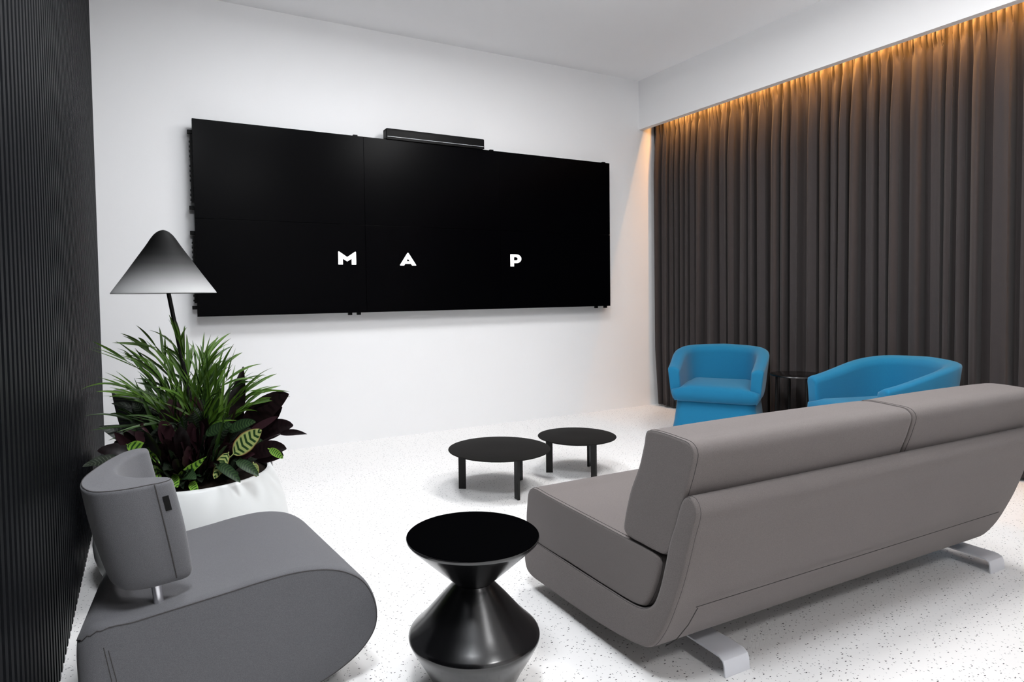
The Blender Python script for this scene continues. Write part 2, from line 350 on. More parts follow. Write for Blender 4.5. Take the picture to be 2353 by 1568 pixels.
# ------------------------------------------------------------ video wall
SX, SZ, SW, SH, SY = -4.117, 1.034, 3.64, 1.365, -.12
def video_wall():
    t = empty('video_wall', (SX + SW/2, 0, SZ)); tag(t, 'black video wall of six screens with white letters M A P, on the white wall', 'video wall')
    ox, oz = -SW/2, 0
    pw, phh = SW/3, SH/2; g = .0010
    pan = {}
    for r in range(2):
        for c in range(3):
            x0, x1 = ox + c*pw + g, ox + (c+1)*pw - g; z0, z1 = oz + r*phh + g, oz + (r+1)*phh - g
            m = MB(); m.box(x0, x1, SY + .0, SY + .045, z0, z1)
            pan[(r, c)] = m.build('display_panel', M_screen, t, smooth=False, bevel=.0008)
    # frame and rails between the panels and the wall
    m = MB()
    for z in (.12, .56, .78, 1.25): m.box(ox+.03, -ox-.03, SY+.047, -.012, z, z+.035)
    for x in (ox+.10, ox+pw-.06, ox+pw+.06, ox+2*pw-.06, ox+2*pw+.06, -ox-.13): m.box(x, x+.03, SY+.047, -.001, .03, SH-.03)
    m.build('mounting_frame', M_black, t, smooth=False)
    def br(x, z, w, h, y=-.055):
        q = MB(); q.box(x-w/2, x+w/2, y-.012, y+.012, z-h/2, z+h/2); q.build('bracket', M_black, t, smooth=False, bevel=.002)
    for z in (2.318, 1.794, 1.62, 1.098): br(ox-.010, z-SZ, .034, .026)
    for x in (-2.95, -1.735, -.50): br(x+(-SX-SW/2), SH+.004, .035, .035)
    for x in (-3.02, -2.95, -.60, -.49): br(x+(-SX-SW/2), -.004, .03, .03)
    # strip of connectors on the left edge
    for za, zb in ((1.83, 2.30), (1.13, 1.60)):
        q = MB(); q.box(ox-.012, ox+.012, -.068, -.045, za-SZ, zb-SZ)
        for i in range(14):
            zz = za - SZ + (zb-za)*(i+.5)/14
            if i % 5 != 3: q.box(ox-.018, ox-.012, -.066, -.050, zz-.006, zz+.006)
        q.build('connector_strip', M_black, t, smooth=False)
    # letters: polygons in metres on the panel face
    def letter(outlines, x, z, w, h, par):
        cu = bpy.data.curves.new('letter', 'CURVE'); cu.dimensions = '2D'; cu.fill_mode = 'BOTH'; cu.extrude = .0008
        for pts in outlines:
            sp = cu.splines.new('POLY'); sp.points.add(len(pts)-1); sp.use_cyclic_u = True
            for q, (a, b_) in zip(sp.points, pts): q.co = (a*w, b_*h, 0, 1)
        ob = bpy.data.objects.new('tmp', cu); COL.objects.link(ob)
        me = bpy.data.meshes.new_from_object(ob.evaluated_get(bpy.context.evaluated_depsgraph_get()))
        bpy.data.objects.remove(ob, do_unlink=True)
        me.transform(Matrix.Rotation(math.pi/2, 4, 'X')); me.materials.clear(); me.materials.append(M_emit)
        o = bpy.data.objects.new('letter', me); COL.objects.link(o); o.parent = par
        o.location = (x - SX - SW/2, SY - .0012, z - SZ); o['label'] = 'lit white letter on the black screen'
    Mm = [[(0,0),(.245,0),(.245,.44),(.5,.24),(.755,.44),(.755,0),(1,0),(.965,.98),(.93,1),(.5,.56),(.06,1),(.02,.98)]]
    letter([[(0,0),(.25,0),(.25,.45),(.5,.24),(.75,.45),(.75,0),(1,0),(1,.97),(.96,1),(.5,.57),(.04,1),(0,.97)]], -3.122, 1.407, .139, .100, pan[(0, 0)])
    letter([[(0,.03),(.02,0),(.25,0),(.32,.13),(.68,.13),(.75,0),(.98,0),(1,.03),(.535,.98),(.5,1),(.465,.98)], [(.40,.33),(.5,.55),(.60,.33)]], -2.623, 1.404, .140, .102, pan[(0, 1)])
    def arc(cx, cz, rx, rz, a0, a1, n=16): return [(cx+rx*math.cos(math.radians(a0+(a1-a0)*i/n)), cz+rz*math.sin(math.radians(a0+(a1-a0)*i/n))) for i in range(n+1)]
    letter([[(0,0),(.32,0),(.32,.28),(.5,.28)] + arc(.55, .64, .45, .36, -90, 90) + [(0,1)],
            [(.32,.50)] + [(.5,.50)] + arc(.5, .64, .17, .14, -90, 90) + [(.32,.78)]], -1.593, 1.405, .112, .106, pan[(0, 2)])
video_wall()
# conference bar resting on the top edge
t = empty('conference_bar', (-2.282, -.095, SZ + SH)); tag(t, 'long slim black conference bar standing on top of the video wall', 'conference bar')
m = MB()
pts = np.array([(-.04, .0), (-.04, .020), (-.04, .050), (-.040, .076), (-.037, .083), (-.030, .086), (.0, .086), (.030, .086), (.037, .083), (.040, .076), (.04, .050), (.04, .0), (.02, .0), (-.02, .0)])
out, rev = fillet_stations(-.440, .440, .012, 4)
def inset_rings(P, stations, ax):
    NN = normals2(P); R = []
    for q, i in stations:
        Q = P - NN*i; R.append([ax(q, a, b_) for a, b_ in Q])
    return R
m.rings(inset_rings(pts, out+rev, lambda q, a, b_: (q, a, b_))); m.build('body', M_black, t)
m = MB(); m.box(-.43, .43, -.0412, -.039, .019, .0215); m.build('grille_strip', M_steel, t, smooth=False)

# ------------------------------------------------------------ sofa
SHELL = [(-3.658, 0.594), (-3.647, 0.573), (-3.626, 0.512), (-3.607, 0.464), (-3.585, 0.378), (-3.561, 0.299), (-3.536, 0.249), (-3.498, 0.219), (-3.452, 0.208), (-3.315, 0.204), (-3.127, 0.202), (-2.95, 0.202), (-2.87, 0.200), (-2.823, 0.190), (-2.800, 0.155), (-2.797, 0.105), (-2.812, 0.075), (-2.845, 0.064), (-2.941, 0.064), (-3.088, 0.067), (-3.253, 0.074), (-3.398, 0.088), (-3.451, 0.096), (-3.510, 0.115), (-3.562, 0.180), (-3.618, 0.302), (-3.646, 0.381), (-3.679, 0.496), (-3.700, 0.575), (-3.686, 0.602), (-3.672, .604)]
BACKC = [(-3.51, 0.752), (-3.534, 0.759), (-3.627, 0.757), (-3.675, 0.750), (-3.690, 0.732), (-3.68, 0.681), (-3.647, 0.585), (-3.614, 0.483), (-3.598, 0.436), (-3.579, 0.417), (-3.554, 0.414), (-3.486, 0.414), (-3.421, 0.418), (-3.405, 0.431), (-3.407, 0.451), (-3.436, 0.553), (-3.476, 0.640), (-3.499, 0.712)]
SEATC = [(-2.851, 0.404), (-2.825, 0.383), (-2.811, 0.32), (-2.806, 0.272), (-2.812, 0.225), (-2.85, 0.212), (-3.127, 0.212), (-3.315, 0.213), (-3.452, 0.219), (-3.483, 0.229), (-3.500, 0.250), (-3.527, 0.307), (-3.546, 0.368), (-3.546, 0.390), (-3.519, 0.399), (-3.374, 0.401), (-3.129, 0.403), (-2.95, .405)]
def sofa():
    PX, PY = -3.15, -3.25
    t = empty('sofa', (PX, PY, 0), math.radians(-1.6))
    tag(t, 'long taupe grey two-seat sofa seen from behind, on flat silver feet', 'sofa')
    LEN = 1.80
    loc = lambda pts: [(a - PY, b_) for a, b_ in pts]
    def piece(name, pts, x0, x1, r, n=160, puff=0.0, grow=.010, seam=True, seam_right=True):
        P = smooth_closed(loc(pts), n); NN = normals2(P); P0 = P.copy()
        m = MB(); R = []
        K = 6
        L = x1 - x0
        def ring(x, off, pf=0.0):
            Q = P0 + NN*(off*(.35 + .65*np.clip(-NN[:, :1], 0, 1)) if off > 0 else off)
            if pf:
                Q = Q + NN*pf
            R.append([(x, a, b_) for a, b_ in Q])
        ring(x0 - .0006, -.006); ring(x0, 0)
        for i in range(1, K+1):
            a = i/K*math.pi/2; ring(x0 + r*(1-math.cos(a)), grow*math.sin(a))
        for q in np.linspace(0, 1, 9)[1:-1]:
            ring(x0 + r + (L-2*r)*q, grow, puff*math.sin(math.pi*q)**.6)
        for i in range(K, 0, -1):
            a = i/K*math.pi/2; ring(x1 - r*(1-math.cos(a)), grow*math.sin(a))
        ring(x1, 0); ring(x1+.0006, -.006)
        m.rings(R)
        o = m.build(name, M_sofa, t, auto=60)
        if seam:
            q = MB(); q.tube([(x0 + .002, a, b_) for a, b_ in (P0 + NN*.0006)], .0016, 5, closed=True)
            q.tube([(x0 + .0115, a, b_) for a, b_ in (P0 + NN*(grow*.80*(.35 + .65*np.clip(-NN[:, :1], 0, 1))+.0004))], .0009, 5, closed=True)
            q.build('seam', M_seam, o)
        return o
    sh = piece('shell', SHELL, 0, LEN, .022, 220)
    # low horizontal seam across the back and the zip seam near the corner
    q = MB(); q.tube([(x, -3.628-PY, .266) for x in np.linspace(.075, LEN-.10, 30)], .0012, 5)
    yz = [(-3.630, .266), (-3.600, .205), (-3.560, .145), (-3.52, .105)]
    q.tube([(.075 - .006*i, a-PY-.004, b_) for i, (a, b_) in enumerate(yz)], .0013, 5)
    q.build('seam', M_seam, sh)
    piece('seat_cushion', SEATC, .004, LEN-.004, .028, 160, puff=.002, grow=.014)
    piece('back_cushion', BACKC, .002, .985, .026, 160, puff=.004, grow=.008)
    piece('back_cushion', BACKC, .993, LEN+.03, .026, 160, puff=.004, grow=.008)
    # flat bent steel feet
    for x in (.222, 1.712):
        w = .105; path = [(.42, .000), (.42, .040), (.412, .050), (.40, .052), (-.335, .052)]
        path = [(.36, .0), (.36, .045), (.352, .055), (.34, .058), (-.30, .058), (-.325, .057), (-.341, .048), (-.346, .034), (-.349, .0)]
        th = .006; P = np.array(path); T = np.gradient(P, axis=0); T /= np.linalg.norm(T, axis=1)[:, None]; NR = np.stack([-T[:, 1], T[:, 0]], 1)
        A_, B_ = P, P + NR*th
        A_[0,1]=A_[-1,1]=0; B_[0,1]=B_[-1,1]=0
        ring = [tuple(a) for a in A_] + [tuple(b_) for b_ in B_[::-1]]
        m = MB(); m.rings([[(x, a, b_) for a, b_ in ring], [(x+w, a, b_) for a, b_ in ring]])
        m.build('foot', M_steel, t, auto=40, bevel=.0012)
sofa()

# ------------------------------------------------------------ swivel-back lounge armchairs
SEAT_P = [(-4.604, .270), (-4.598, .310), (-4.577, .336), (-4.551, .338), (-4.512, .337), (-4.453, .342), (-4.366, .350), (-4.262, .360), (-4.171, .370), (-4.074, .374), (-3.998, .365), (-3.942, .346), (-3.888, .307), (-3.857, .253), (-3.846, .197), (-3.854, .150), (-3.893, .100), (-3.953, .062), (-4.041, .030), (-4.15, .012), (-4.35, .004), (-4.50, .003), (-4.575, .006), (-4.592, .04), (-4.600, .14)]
CT = [(-4.442, -3.100), (-4.485, -3.111), (-4.532, -3.110), (-4.569, -3.092), (-4.592, -3.048), (-4.603, -2.990), (-4.600, -2.925), (-4.580, -2.840), (-4.547, -2.737), (-4.510, -2.658), (-4.474, -2.630), (-4.446, -2.640), (-4.448, -2.672), (-4.480, -2.712), (-4.512, -2.790), (-4.524, -2.880), (-4.508, -2.955), (-4.470, -3.000), (-4.425, -3.022), (-4.392, -3.046), (-4.392, -3.075), (-4.415, -3.094)]
def armchair(label):
    PX, PY = -4.22, -2.79
    t = empty('lounge_armchair', (PX, PY, 0)); tag(t, label, 'armchair', 'grey lounge armchairs by the dark ribbed wall')
    P = smooth_closed(SEAT_P, 150); NN = normals2(P)
    ya, yb = -3.08 - .0, -2.50
    Lw = yb - ya
    R = []
    def ring(y, off):
        s = (y - ya)/Lw; Q = P + NN*off; r = []
        near = (y - ya) < (yb - y); d = min(y - ya, yb - y); cr = .060 if near else .14
        rear = (cr - math.sqrt(max(0, cr*cr - max(0, cr-d)**2)))*.75 - .012
        for a, b_ in Q:
            wgt = max(0, min(1, (-4.22 - a)/.38))**2
            x = a + rear*wgt + s*.055*max(0, (-4.22-a)/.38) - s*.055*max(0, (a+4.22)/.37)
            r.append((x - PX, y - PY, b_ if b_ > .004 else .003))
        R.append(r)
    rr = .022; K = 6
    ring(ya - .0006, -.006); ring(ya, 0)
    for i in range(1, K+1):
        a = i/K*math.pi/2; ring(ya + rr*(1-math.cos(a)), .008*math.sin(a))
    for q in np.linspace(0, 1, 17)[1:-1]: ring(ya+rr+(Lw-2*rr)*q, .008)
    for i in range(K, 0, -1):
        a = i/K*math.pi/2; ring(yb - rr*(1-math.cos(a)), .008*math.sin(a))
    ring(yb, 0); ring(yb+.0006, -.006)
    m = MB(); m.rings(R); seat = m.build('seat', M_arm, t, auto=60)
    q = MB(); rl = R[1]; up_ = [i for i, p in enumerate(rl) if p[2] > .30 and p[0] < -.30 + .0]
    ist = min(range(len(rl)), key=lambda i: (rl[i][0] + PX + 4.545)**2 + (rl[i][2] - .338)**2)
    ien = min(range(len(rl)), key=lambda i: (rl[i][0] + PX + 4.10)**2 + (rl[i][2] - .012)**2)
    nxt = 1 if rl[(ist+3) % 150][0] > rl[ist][0] else -1
    path = [R[k][(ist - nxt*round((k-1)*.55)) % 150] for k in range(11, 1, -1)]; i = ist
    while i != ien: path.append(rl[i]); i = (i + nxt) % 150
    q.tube([(a - (.0006 if k < 10 else 0), b_, z) for k, (a, b_, z) in enumerate(path)], .0014, 5)
    for o_ in (0, .010): q.tube([(-4.556-PX+o_, ya-.0005-PY, .290-o_), (-4.541-PX+o_, ya-.0005-PY, .20), (-4.535-PX+o_, ya-.0005-PY, .10), (-4.532-PX+o_, ya-.0005-PY, .02)], .0012, 5)
    q.build('seam', M_seam, seat)
    # back pad: crescent in plan, leaning and narrowing downwards
    C = smooth_closed(CT, 120); NC = normals2(C); cen = np.array([-4.475, -2.885])
    z0, z1 = .400, .690; R = []
    def bring(z, off):
        s = (z - z0)/(z1 - z0); k = .80 + .20*min(1, max(0, s))**.75
        sh = np.array([.052, .015])*(1-s)
        Q = cen + (C + NC*off - cen)*np.array([k + .12*(1-s), k]) + sh
        # top surface dips gently towards the near end
        R.append([(a - PX, b_ - PY, z) for a, b_ in Q])
    bring(z0, -.02)
    for i in range(1, 7):
        a = i/6*math.pi/2; bring(z0 + .03*(1-math.cos(a)), -.02*(1-math.sin(a)))
    for q_ in np.linspace(0, 1, 10)[1:-1]: bring(z0+.03+(z1-z0-.05)*q_, .004*math.sin(math.pi*q_))
    for i in range(6, 0, -1):
        a = i/6*math.pi/2; bring(z1 - .012*(1-math.cos(a)), -.010*(1-math.sin(a)))
    bring(z1, -.012); bring(z1+.0005, -.016)
    m = MB(); m.rings(R); back = m.build('backrest', M_arm, t, auto=60)
    q = MB(); cut = [(a, b_, z+.0003) for (a, b_, z), c_ in zip(R[-4], C) if True]; js = [j for j in range(120) if C[j][0] < -4.535 or C[j][1] < -3.06]; js = [j for j in js if not (C[j][1] > -3.02 and C[j][0] > -4.50)]
    j0 = next(j for j in js if (j-1) % 120 not in js); run = []
    while j0 in js and len(run) < 118: run.append(cut[j0]); j0 = (j0+1) % 120
    q.tube(run, .0013, 5)
    # seam down the near end
    jn = min(range(120), key=lambda j: (C[j][0]+4.437)**2 + (C[j][1]+3.098)**2)
    q.tube([(r[jn][0], r[jn][1]-.0006, r[jn][2]) for r in R[4:-4]], .0016, 5)
    q.build('seam', M_seam, back)
    # small woven tag beside the seam
    jt = (jn - 4) % 120 if C[(jn-4) % 120][0] > C[jn][0] else (jn + 4) % 120
    ra, rb = R[-10], R[-7]
    step = -1 if C[(jn-3) % 120][0] > C[jn][0] else 1
    j1, j2 = (jn + 1*step) % 120, (jn + 3*step) % 120
    zt_, zb_ = .652, .612
    def onpad(j, z):
        for a, b_ in zip(R[:-1], R[1:]):
            if a[j][2] <= z <= b_[j][2]:
                f = (z-a[j][2])/max(1e-6, b_[j][2]-a[j][2]); return np.array(a[j])*(1-f)+np.array(b_[j])*f
        return np.array(R[-3][j])
    nrm = np.array([NC[j1][0], NC[j1][1], 0.0]); g = nrm*.0022
    mixp = lambda z: onpad(j1, z)*.25 + onpad(j2, z)*.75
    q4 = [onpad(j1, zb_)+g, mixp(zb_)+g, mixp(zt_)+g, onpad(j1, zt_)+g]
    bk = [p - nrm*.002 for p in q4]
    m = MB(); m.add(q4+bk, [(0,1,2,3),(7,6,5,4),(0,4,5,1),(1,5,6,2),(2,6,7,3),(3,7,4,0)])
    tg = m.build('fabric_tag', M_black, back, smooth=False); tg['label'] = 'small black woven tag'
    # two steel posts
    for (px, py) in ((-4.432, -3.025), (-4.460, -2.700)):
        m = MB(); zc = .335
        m.tube([(px-PX+.004, py-PY, zc), (px-PX, py-PY, .375), (px-PX-.006, py-PY, .425)], .0125, 16)
        m.build('post', M_post, t)
    return t
a1 = armchair('grey lounge armchair in the left foreground with a curved back pad on steel posts')
def copy_tree(o, parent=None):
    c = o.copy(); COL.objects.link(c); c.parent = parent
    for ch in list(o.children): copy_tree(ch, c)
    return c
a2 = copy_tree(a1); a2.location = (-4.285, -1.081, 0); a2.rotation_euler = (0, 0, math.radians(28))
a2['label'] = 'grey lounge armchair half hidden behind the white planter, near the front wall'

# ------------------------------------------------------------ black hourglass side table
def lathe(name, prof, mat, parent, n=96, auto=30, cap=False):
    m = MB(); R = [[(r*math.cos(2*math.pi*k/n), r*math.sin(2*math.pi*k/n), z) for k in range(n)] for r, z in prof]
    m.rings(R, cap=True); return m.build(name, mat, parent, auto=auto)
t = empty('hourglass_side_table', (-3.5995, -3.25, 0)); tag(t, 'round glossy black hourglass-shaped side table between armchair and sofa', 'side table')
lathe('base', [(.110, 0), (.116, .003), (.146, .060), (.180, .118), (.1905, .1385), (.1945, .1475), (.1955, .154), (.1935, .1605), (.188, .167), (.174, .180), (.150, .204), (.100, .262), (.066, .299), (.059, .307), (.057, .310)], M_gloss, t, auto=50)
lathe('upper_cone', [(.056, .310), (.060, .314), (.080, .331), (.120, .368), (.170, .415), (.192, .4360), (.1965, .4420), (.1975, .446), (.1970, .4485), (.190, .4495)], M_gloss, t, auto=50)
lathe('tabletop', [(.1945, .4480), (.1955, .4498), (.1940, .4506), (.05, .4506), (.01, .4506)], M_topdull, t)

# ------------------------------------------------------------ two low coffee tables
def coffee(label, cx, cy, r, h, legs):
    t = empty('coffee_table', (cx, cy, 0)); tag(t, label, 'coffee table', 'low round black coffee tables')
    lathe('tabletop', [(r*.90, h-.014), (r-.012, h-.010), (r-.002, h-.006), (r, h-.003), (r-.001, h-.0006), (r-.004, h), (r*.3, h)], M_tabletop, t)
    for lx, ly in legs:
        dx, dy = lx-cx, ly-cy; L = math.hypot(dx, dy); dx, dy = dx/L, dy/L; w, th = .043, .007
        def c(a, b_, z, out=0): return (dx*(L+a+out)-dy*b_, dy*(L+a+out)+dx*b_, z)
        m = MB()
        R = [[c(-w/2, -th, z, o), c(w/2, -th, z, o), c(w/2, th, z, o), c(-w/2, th, z, o)] for z, o in ((0, 0), (h-.012, .0))]
        m.rings(R); m.build('leg', M_legs, t, smooth=False, bevel=.001)
    # under-top brace joining the legs
    m = MB(); m.tube([(0, 0, h-.022), (0, 0, h-.012)], .05, 24)
    for lx, ly in legs: m.tube([(0, 0, h-.018), (lx-cx, ly-cy, h-.018)], .006, 8)
    m.build('brace', M_legs, t)
coffee('larger round black low table with three flat legs, in front of the sofa', -2.603, -1.658, .303, .248, [(-2.789, -1.533), (-2.611, -1.872), (-2.405, -1.568)])
coffee('smaller round black low table, right of and behind the larger one', -1.994, -1.605, .252, .240, [(-2.150, -1.517), (-1.993, -1.778), (-1.835, -1.530)])

# ------------------------------------------------------------ blue tub chairs
def tub(label):
    t = empty('tub_armchair', (0, 0, 0)); tag(t, label, 'armchair', 'blue tub armchairs by the dark curtain')
    # plan path: left arm front -> back -> right arm front (facing -Y)
    half, dep = .315, .29
    path = [(-half, -dep), (-half-.004, -.16), (-half-.008, .0), (-half-.002, .09), (-.283, .195), (-.215, .262), (-.11, .298)]
    path = path + [(0, .305)] + [(-x, y) for x, y in reversed(path)]
    P = np.array(path); L = np.concatenate([[0], np.cumsum(np.linalg.norm(np.diff(P, axis=0), axis=1))])
    n = 64; s = np.linspace(0, L[-1], n); Q = np.stack([np.interp(s, L, P[:, 0]), np.interp(s, L, P[:, 1])], 1)
    for _ in range(3): Q[1:-1] = .25*Q[:-2] + .5*Q[1:-1] + .25*Q[2:]
    T = np.gradient(Q, axis=0); T /= np.linalg.norm(T, axis=1)[:, None]; NO = np.stack([-T[:, 1], T[:, 0]], 1)  # outward (left of travel)
    R = []
    for i in range(n):
        q = Q[i]; no = NO[i]
        yy = q[1]; f = min(1, max(0, (yy + dep)/.56)); f = .5*math.sin(f*math.pi/2) + .5*f*f*(3-2*f)
        h = .580 + .140*f - .012*min(1, abs(q[0])/.3)*f
        th = .075
        prof = []   # (offset outwards, z)
        zs = [.285, .30, .36, .42, .48, .54, .60, .66]
        def lean(z): return .040*(z-.30)/.35 - .022*math.exp(-((z-.312)/.035)**2)
        top = h
        for k in range(9): z = .315 + (top-.022-.315)*k/8; prof.append((lean(z), z))
        for k in range(1, 6):
            a = k/6*math.pi; rx = th/2; prof.append((lean(top) - rx + rx*math.cos(a), top-.022+.022*math.sin(a)))
        for k in range(9): z = top-.022 - (top-.022-.36)*k/8; prof.append((lean(z)*.6 - th, z))
        prof.append((-th*.6, .33)); prof.append((-th*.3, .315))
        R.append([(q[0]+no[0]*o, q[1]+no[1]*o, z) for o, z in prof])
    # soften the arm ends
    def endring(r, d, amt):
        c = np.mean(np.array(r), 0); return [tuple(c + (np.array(p)-c)*(1-amt) + np.array([0, -d, 0])) for p in r]
    R = [endring(R[0], .020, .30), endring(R[0], .019, .16), endring(R[0], .013, .05)] + R + [endring(R[-1], .013, .05), endring(R[-1], .019, .16), endring(R[-1], .020, .30)]
    m = MB(); m.rings(R); m.build('back_and_arms', M_blue, t, auto=70)
    def rrect(hw, y0, y1, r, n=10):
        pts = []
        for (cx, cy, a0) in ((hw-r, y1-r, 0), (-hw+r, y1-r, 90), (-hw+r, y0+r, 180), (hw-r, y0+r, 270)):
            for k in range(n+1): a = math.radians(a0 + 90*k/n); pts.append((cx+r*math.cos(a), cy+r*math.sin(a)))
        return pts
    # seat with a soft dome and a rolled apron
    R = []
    for z, g in ((.316, -.030), (.320, -.016), (.335, .002), (.370, .012), (.405, .010), (.428, .0), (.440, -.02)):
        R.append([(x, y, z) for x, y in rrect(.235 + (.07 if z < .41 else .0) + g, -.335 - g, .20, .045)])
    for g, z in ((.05, .443), (.09, .447), (.14, .449), (.20, .450)):
        R.append([(x*(1-g/.26), y*(1-g/.3), z) for x, y in rrect(.235, -.315, .20, .05)])
    m = MB(); m.rings(R); m.build('seat', M_blue, t, auto=70)
    # flared skirt to the floor
    R = []
    for z, hw, d in ((.340, .26, .26), (.330, .276, .270), (.316, .286, .278), (.28, .288, .282), (.16, .302, .298), (.08, .316, .312), (.012, .326, .320), (.006, .324, .318)):
        R.append([(x, y, z) for x, y in rrect(hw, -d-.02, d, .06)])
    m = MB(); m.rings(R); m.build('skirt', M_blue, t, auto=70)
    return t
c1 = tub('turquoise blue tub armchair nearest the white front wall, facing the camera')
c1.location = (-.405, -1.365, 0); c1.rotation_euler = (0, 0, math.radians(-56))
c2 = copy_tree(c1); c2.location = (-.285, -2.585, 0); c2.rotation_euler = (0, 0, math.radians(-108))
c2['label'] = 'turquoise blue tub armchair turned sideways behind the sofa back cushions'

# small black table between the blue chairs
t = empty('round_side_table', (-.092, -1.828, 0)); tag(t, 'small round black side table between the two blue armchairs', 'side table')
lathe('tabletop', [(.181, .512), (.193, .515), (.195, .519), (.193, .524), (.189, .526), (.05, .526)], M_gloss, t)
for k in range(4):
    a = math.radians(45 + 90*k + 12); m = MB()
    m.tube([(.165*math.cos(a), .165*math.sin(a), .004), (.155*math.cos(a), .155*math.sin(a), .514)], .009, 10); m.build('leg', M_legs, t)
m = MB(); m.tube([(.160*math.cos(2*math.pi*k/40), .160*math.sin(2*math.pi*k/40), .10) for k in range(40)], .006, 8, closed=True); m.build('ring_brace', M_legs, t)

# ------------------------------------------------------------ planter, lamp, plants
PC = (-4.27, -1.93)
t = empty('planter', (*PC, 0)); tag(t, 'large round white planter bowl full of leafy plants, left of the floor', 'planter')
lathe('bowl', [(.26, 0), (.300, .004), (.330, .022), (.348, .047), (.365, .083), (.379, .131), (.3835, .176), (.381, .207), (.370, .268), (.344, .349), (.317, .408), (.311, .417), (.304, .419), (.298, .415), (.302, .400), (.318, .36), (.30, .355)], M_pot, t, auto=50)
m = MB(); rnd = random.Random(3); R = []
for i in range(9):
    rr = .312*(1 - i/9) + .004
    R.append([(rr*math.cos(2*math.pi*k/48), rr*math.sin(2*math.pi*k/48), .385 + .022*math.sin(i*.4) + rnd.uniform(-.004, .004)*(i > 0)) for k in range(48)])
m.rings(R); m.build('soil', M_soil, t)

# lamp planted in the bowl
t = empty('floor_lamp', (-4.222, -1.93, .395)); tag(t, 'black pole lamp with conical shade fading from black to white, rising from the plants', 'lamp')
m = MB(); m.tube([(0, 0, -.03), (-.126, 0, .785), (-.139, 0, .99)], .0085, 14); m.build('pole', M_legs, t)
sh_mat = shade_mat(.268)
SP = [(.2005, 0), (.2000, .004), (.150, .075), (.100, .150), (.066, .200), (.049, .228), (.036, .246), (.020, .260), (.003, .266)]
tt = np.linspace(0, len(SP)-1, 60); SPa = np.array(SP)
sp = [(float(np.interp(q, range(len(SP)), SPa[:, 0])), float(np.interp(q, range(len(SP)), SPa[:, 1]))) for q in tt]
for _ in range(6): sp = sp[:2] + [tuple((np.array(sp[i-1]) + 2*np.array(sp[i]) + np.array(sp[i+1]))/4) for i in range(2, len(sp)-1)] + sp[-1:]
nn = 96; m = MB(); m.rings([[(r*math.cos(2*math.pi*k/nn), r*math.sin(2*math.pi*k/nn), z) for k in range(nn)] for r, z in sp] , cap=False)
o = m.build('lamp_shade', sh_mat, t, auto=0); o.location = (-.140, 0, .790)
sm = o.modifiers.new('thick', 'SOLIDIFY'); sm.thickness = .0025; sm.offset = -1
m = MB(); m.tube([(-.137, 0, .93), (-.141, 0, .985)], .016, 16); m.build('lamp_socket', M_legs, t)

# local frame for plant building: r = right along the wall, d = depth, z = height
def leaf(mb, base, tip, width, sag=.2, twist=0.0, fold=.25, n=9, shape='lance', wav=0.0, facing=None, stem=0.0, stem_r=.002, smb=None):
    """one leaf blade from base to tip, bent by sag, V-folded along its midrib"""
    b_, t_ = Vector(base), Vector(tip); ax = t_ - b_; L = ax.length
    mid = (b_ + t_)/2 + Vector((0, 0, sag*L))
    def pt(u): return (1-u)**2*b_ + 2*u*(1-u)*mid + u*u*t_
    if facing is None: facing = Vector((0, 0, 1))
    vs, uv, fs = [], [], []
    for i in range(n+1):
        v = i/n; u = stem + (1-stem)*v; p = pt(u); d = (pt(min(1, u+.02)) - pt(max(0, u-.02))).normalized()
        side = d.cross(facing)
        if side.length < .05: side = d.cross(Vector((1, .3, 0)))
        side.normalize(); nor = side.cross(d).normalized()
        if twist:
            q = Matrix.Rotation(twist*v, 3, d); side = q @ side; nor = q @ nor
        if shape == 'lance': w = math.sin(math.pi*min(1, v**.75*.98+.01))**.9
        elif shape == 'oval': w = math.sin(math.pi*min(1, v**.85*.985+.01))**.62
        else: w = (1-v)**.6*min(1, v*8+.25)
        w *= width/2; wv = wav*math.sin(v*22)*width
        for k, uu in ((-2, -1), (-1, -.5), (0, 0), (1, .5), (2, 1)):
            vs.append(p + side*w*uu + nor*(fold*abs(uu)*w + (wv if abs(k) == 2 else 0)*(1 if k > 0 else -1))); uv.append((uu, v))
        if i:
            a = (i-1)*5
            for k in range(4): fs.append((a+k, a+k+1, a+k+6, a+k+5))
    mb.add([tuple(q) for q in vs], fs, uv)
    if stem > 0 or smb:
        (smb or mb).tube([tuple(pt(stem*1.02*k/5)) for k in range(6)], stem_r, 5)
RGT = Vector((RT[0], RT[1], 0)).normalized(); DEP = Vector((FW[0], FW[1], 0)).normalized()
def loc_rdz(r, d, z): return Vector((0, 0, z)) + RGT*r + DEP*d
WF = -4.705   # nothing may reach through the ribbed wall
def clampx(v):
    x = v.x + PC[0]
    if x < WF + .035: v = Vector((WF + .035 - PC[0], v.y, v.z))
    return v
# --- arching palm
palm = empty('palm_plant', (*PC, .40)); tag(palm, 'tall arching green palm with thin strappy fronds, at the top of the planter', 'potted plant')
rnd = random.Random(21)
FR = [  # r, d, z of frond tip above soil (m), leaflets
    (-.36, -.05, .56), (-.30, .05, .60), (-.20, -.02, .62), (-.12, .06, .60), (-.04, -.04, .64), (.02, .08, .56),
    (.09, -.02, .53), (.15, .05, .50), (.24, -.04, .46), (.34, .02, .40), (.38, -.02, .34), (.30, .10, .36),
    (-.33, -.10, .44), (-.32, .02, .36), (-.34, -.04, .27), (.05, -.16, .40), (.16, -.14, .36), (-.10, -.18, .42), (-.22, -.14, .40),
    (.0, .16, .50), (-.15, .16, .50), (.2, -.1, .28), (-.05, -.20, .30), (.10, .0, .44), (-.16, -.08, .50),
    (.26, .0, .42), (-.26, .0, .50), (.06, .02, .50)]
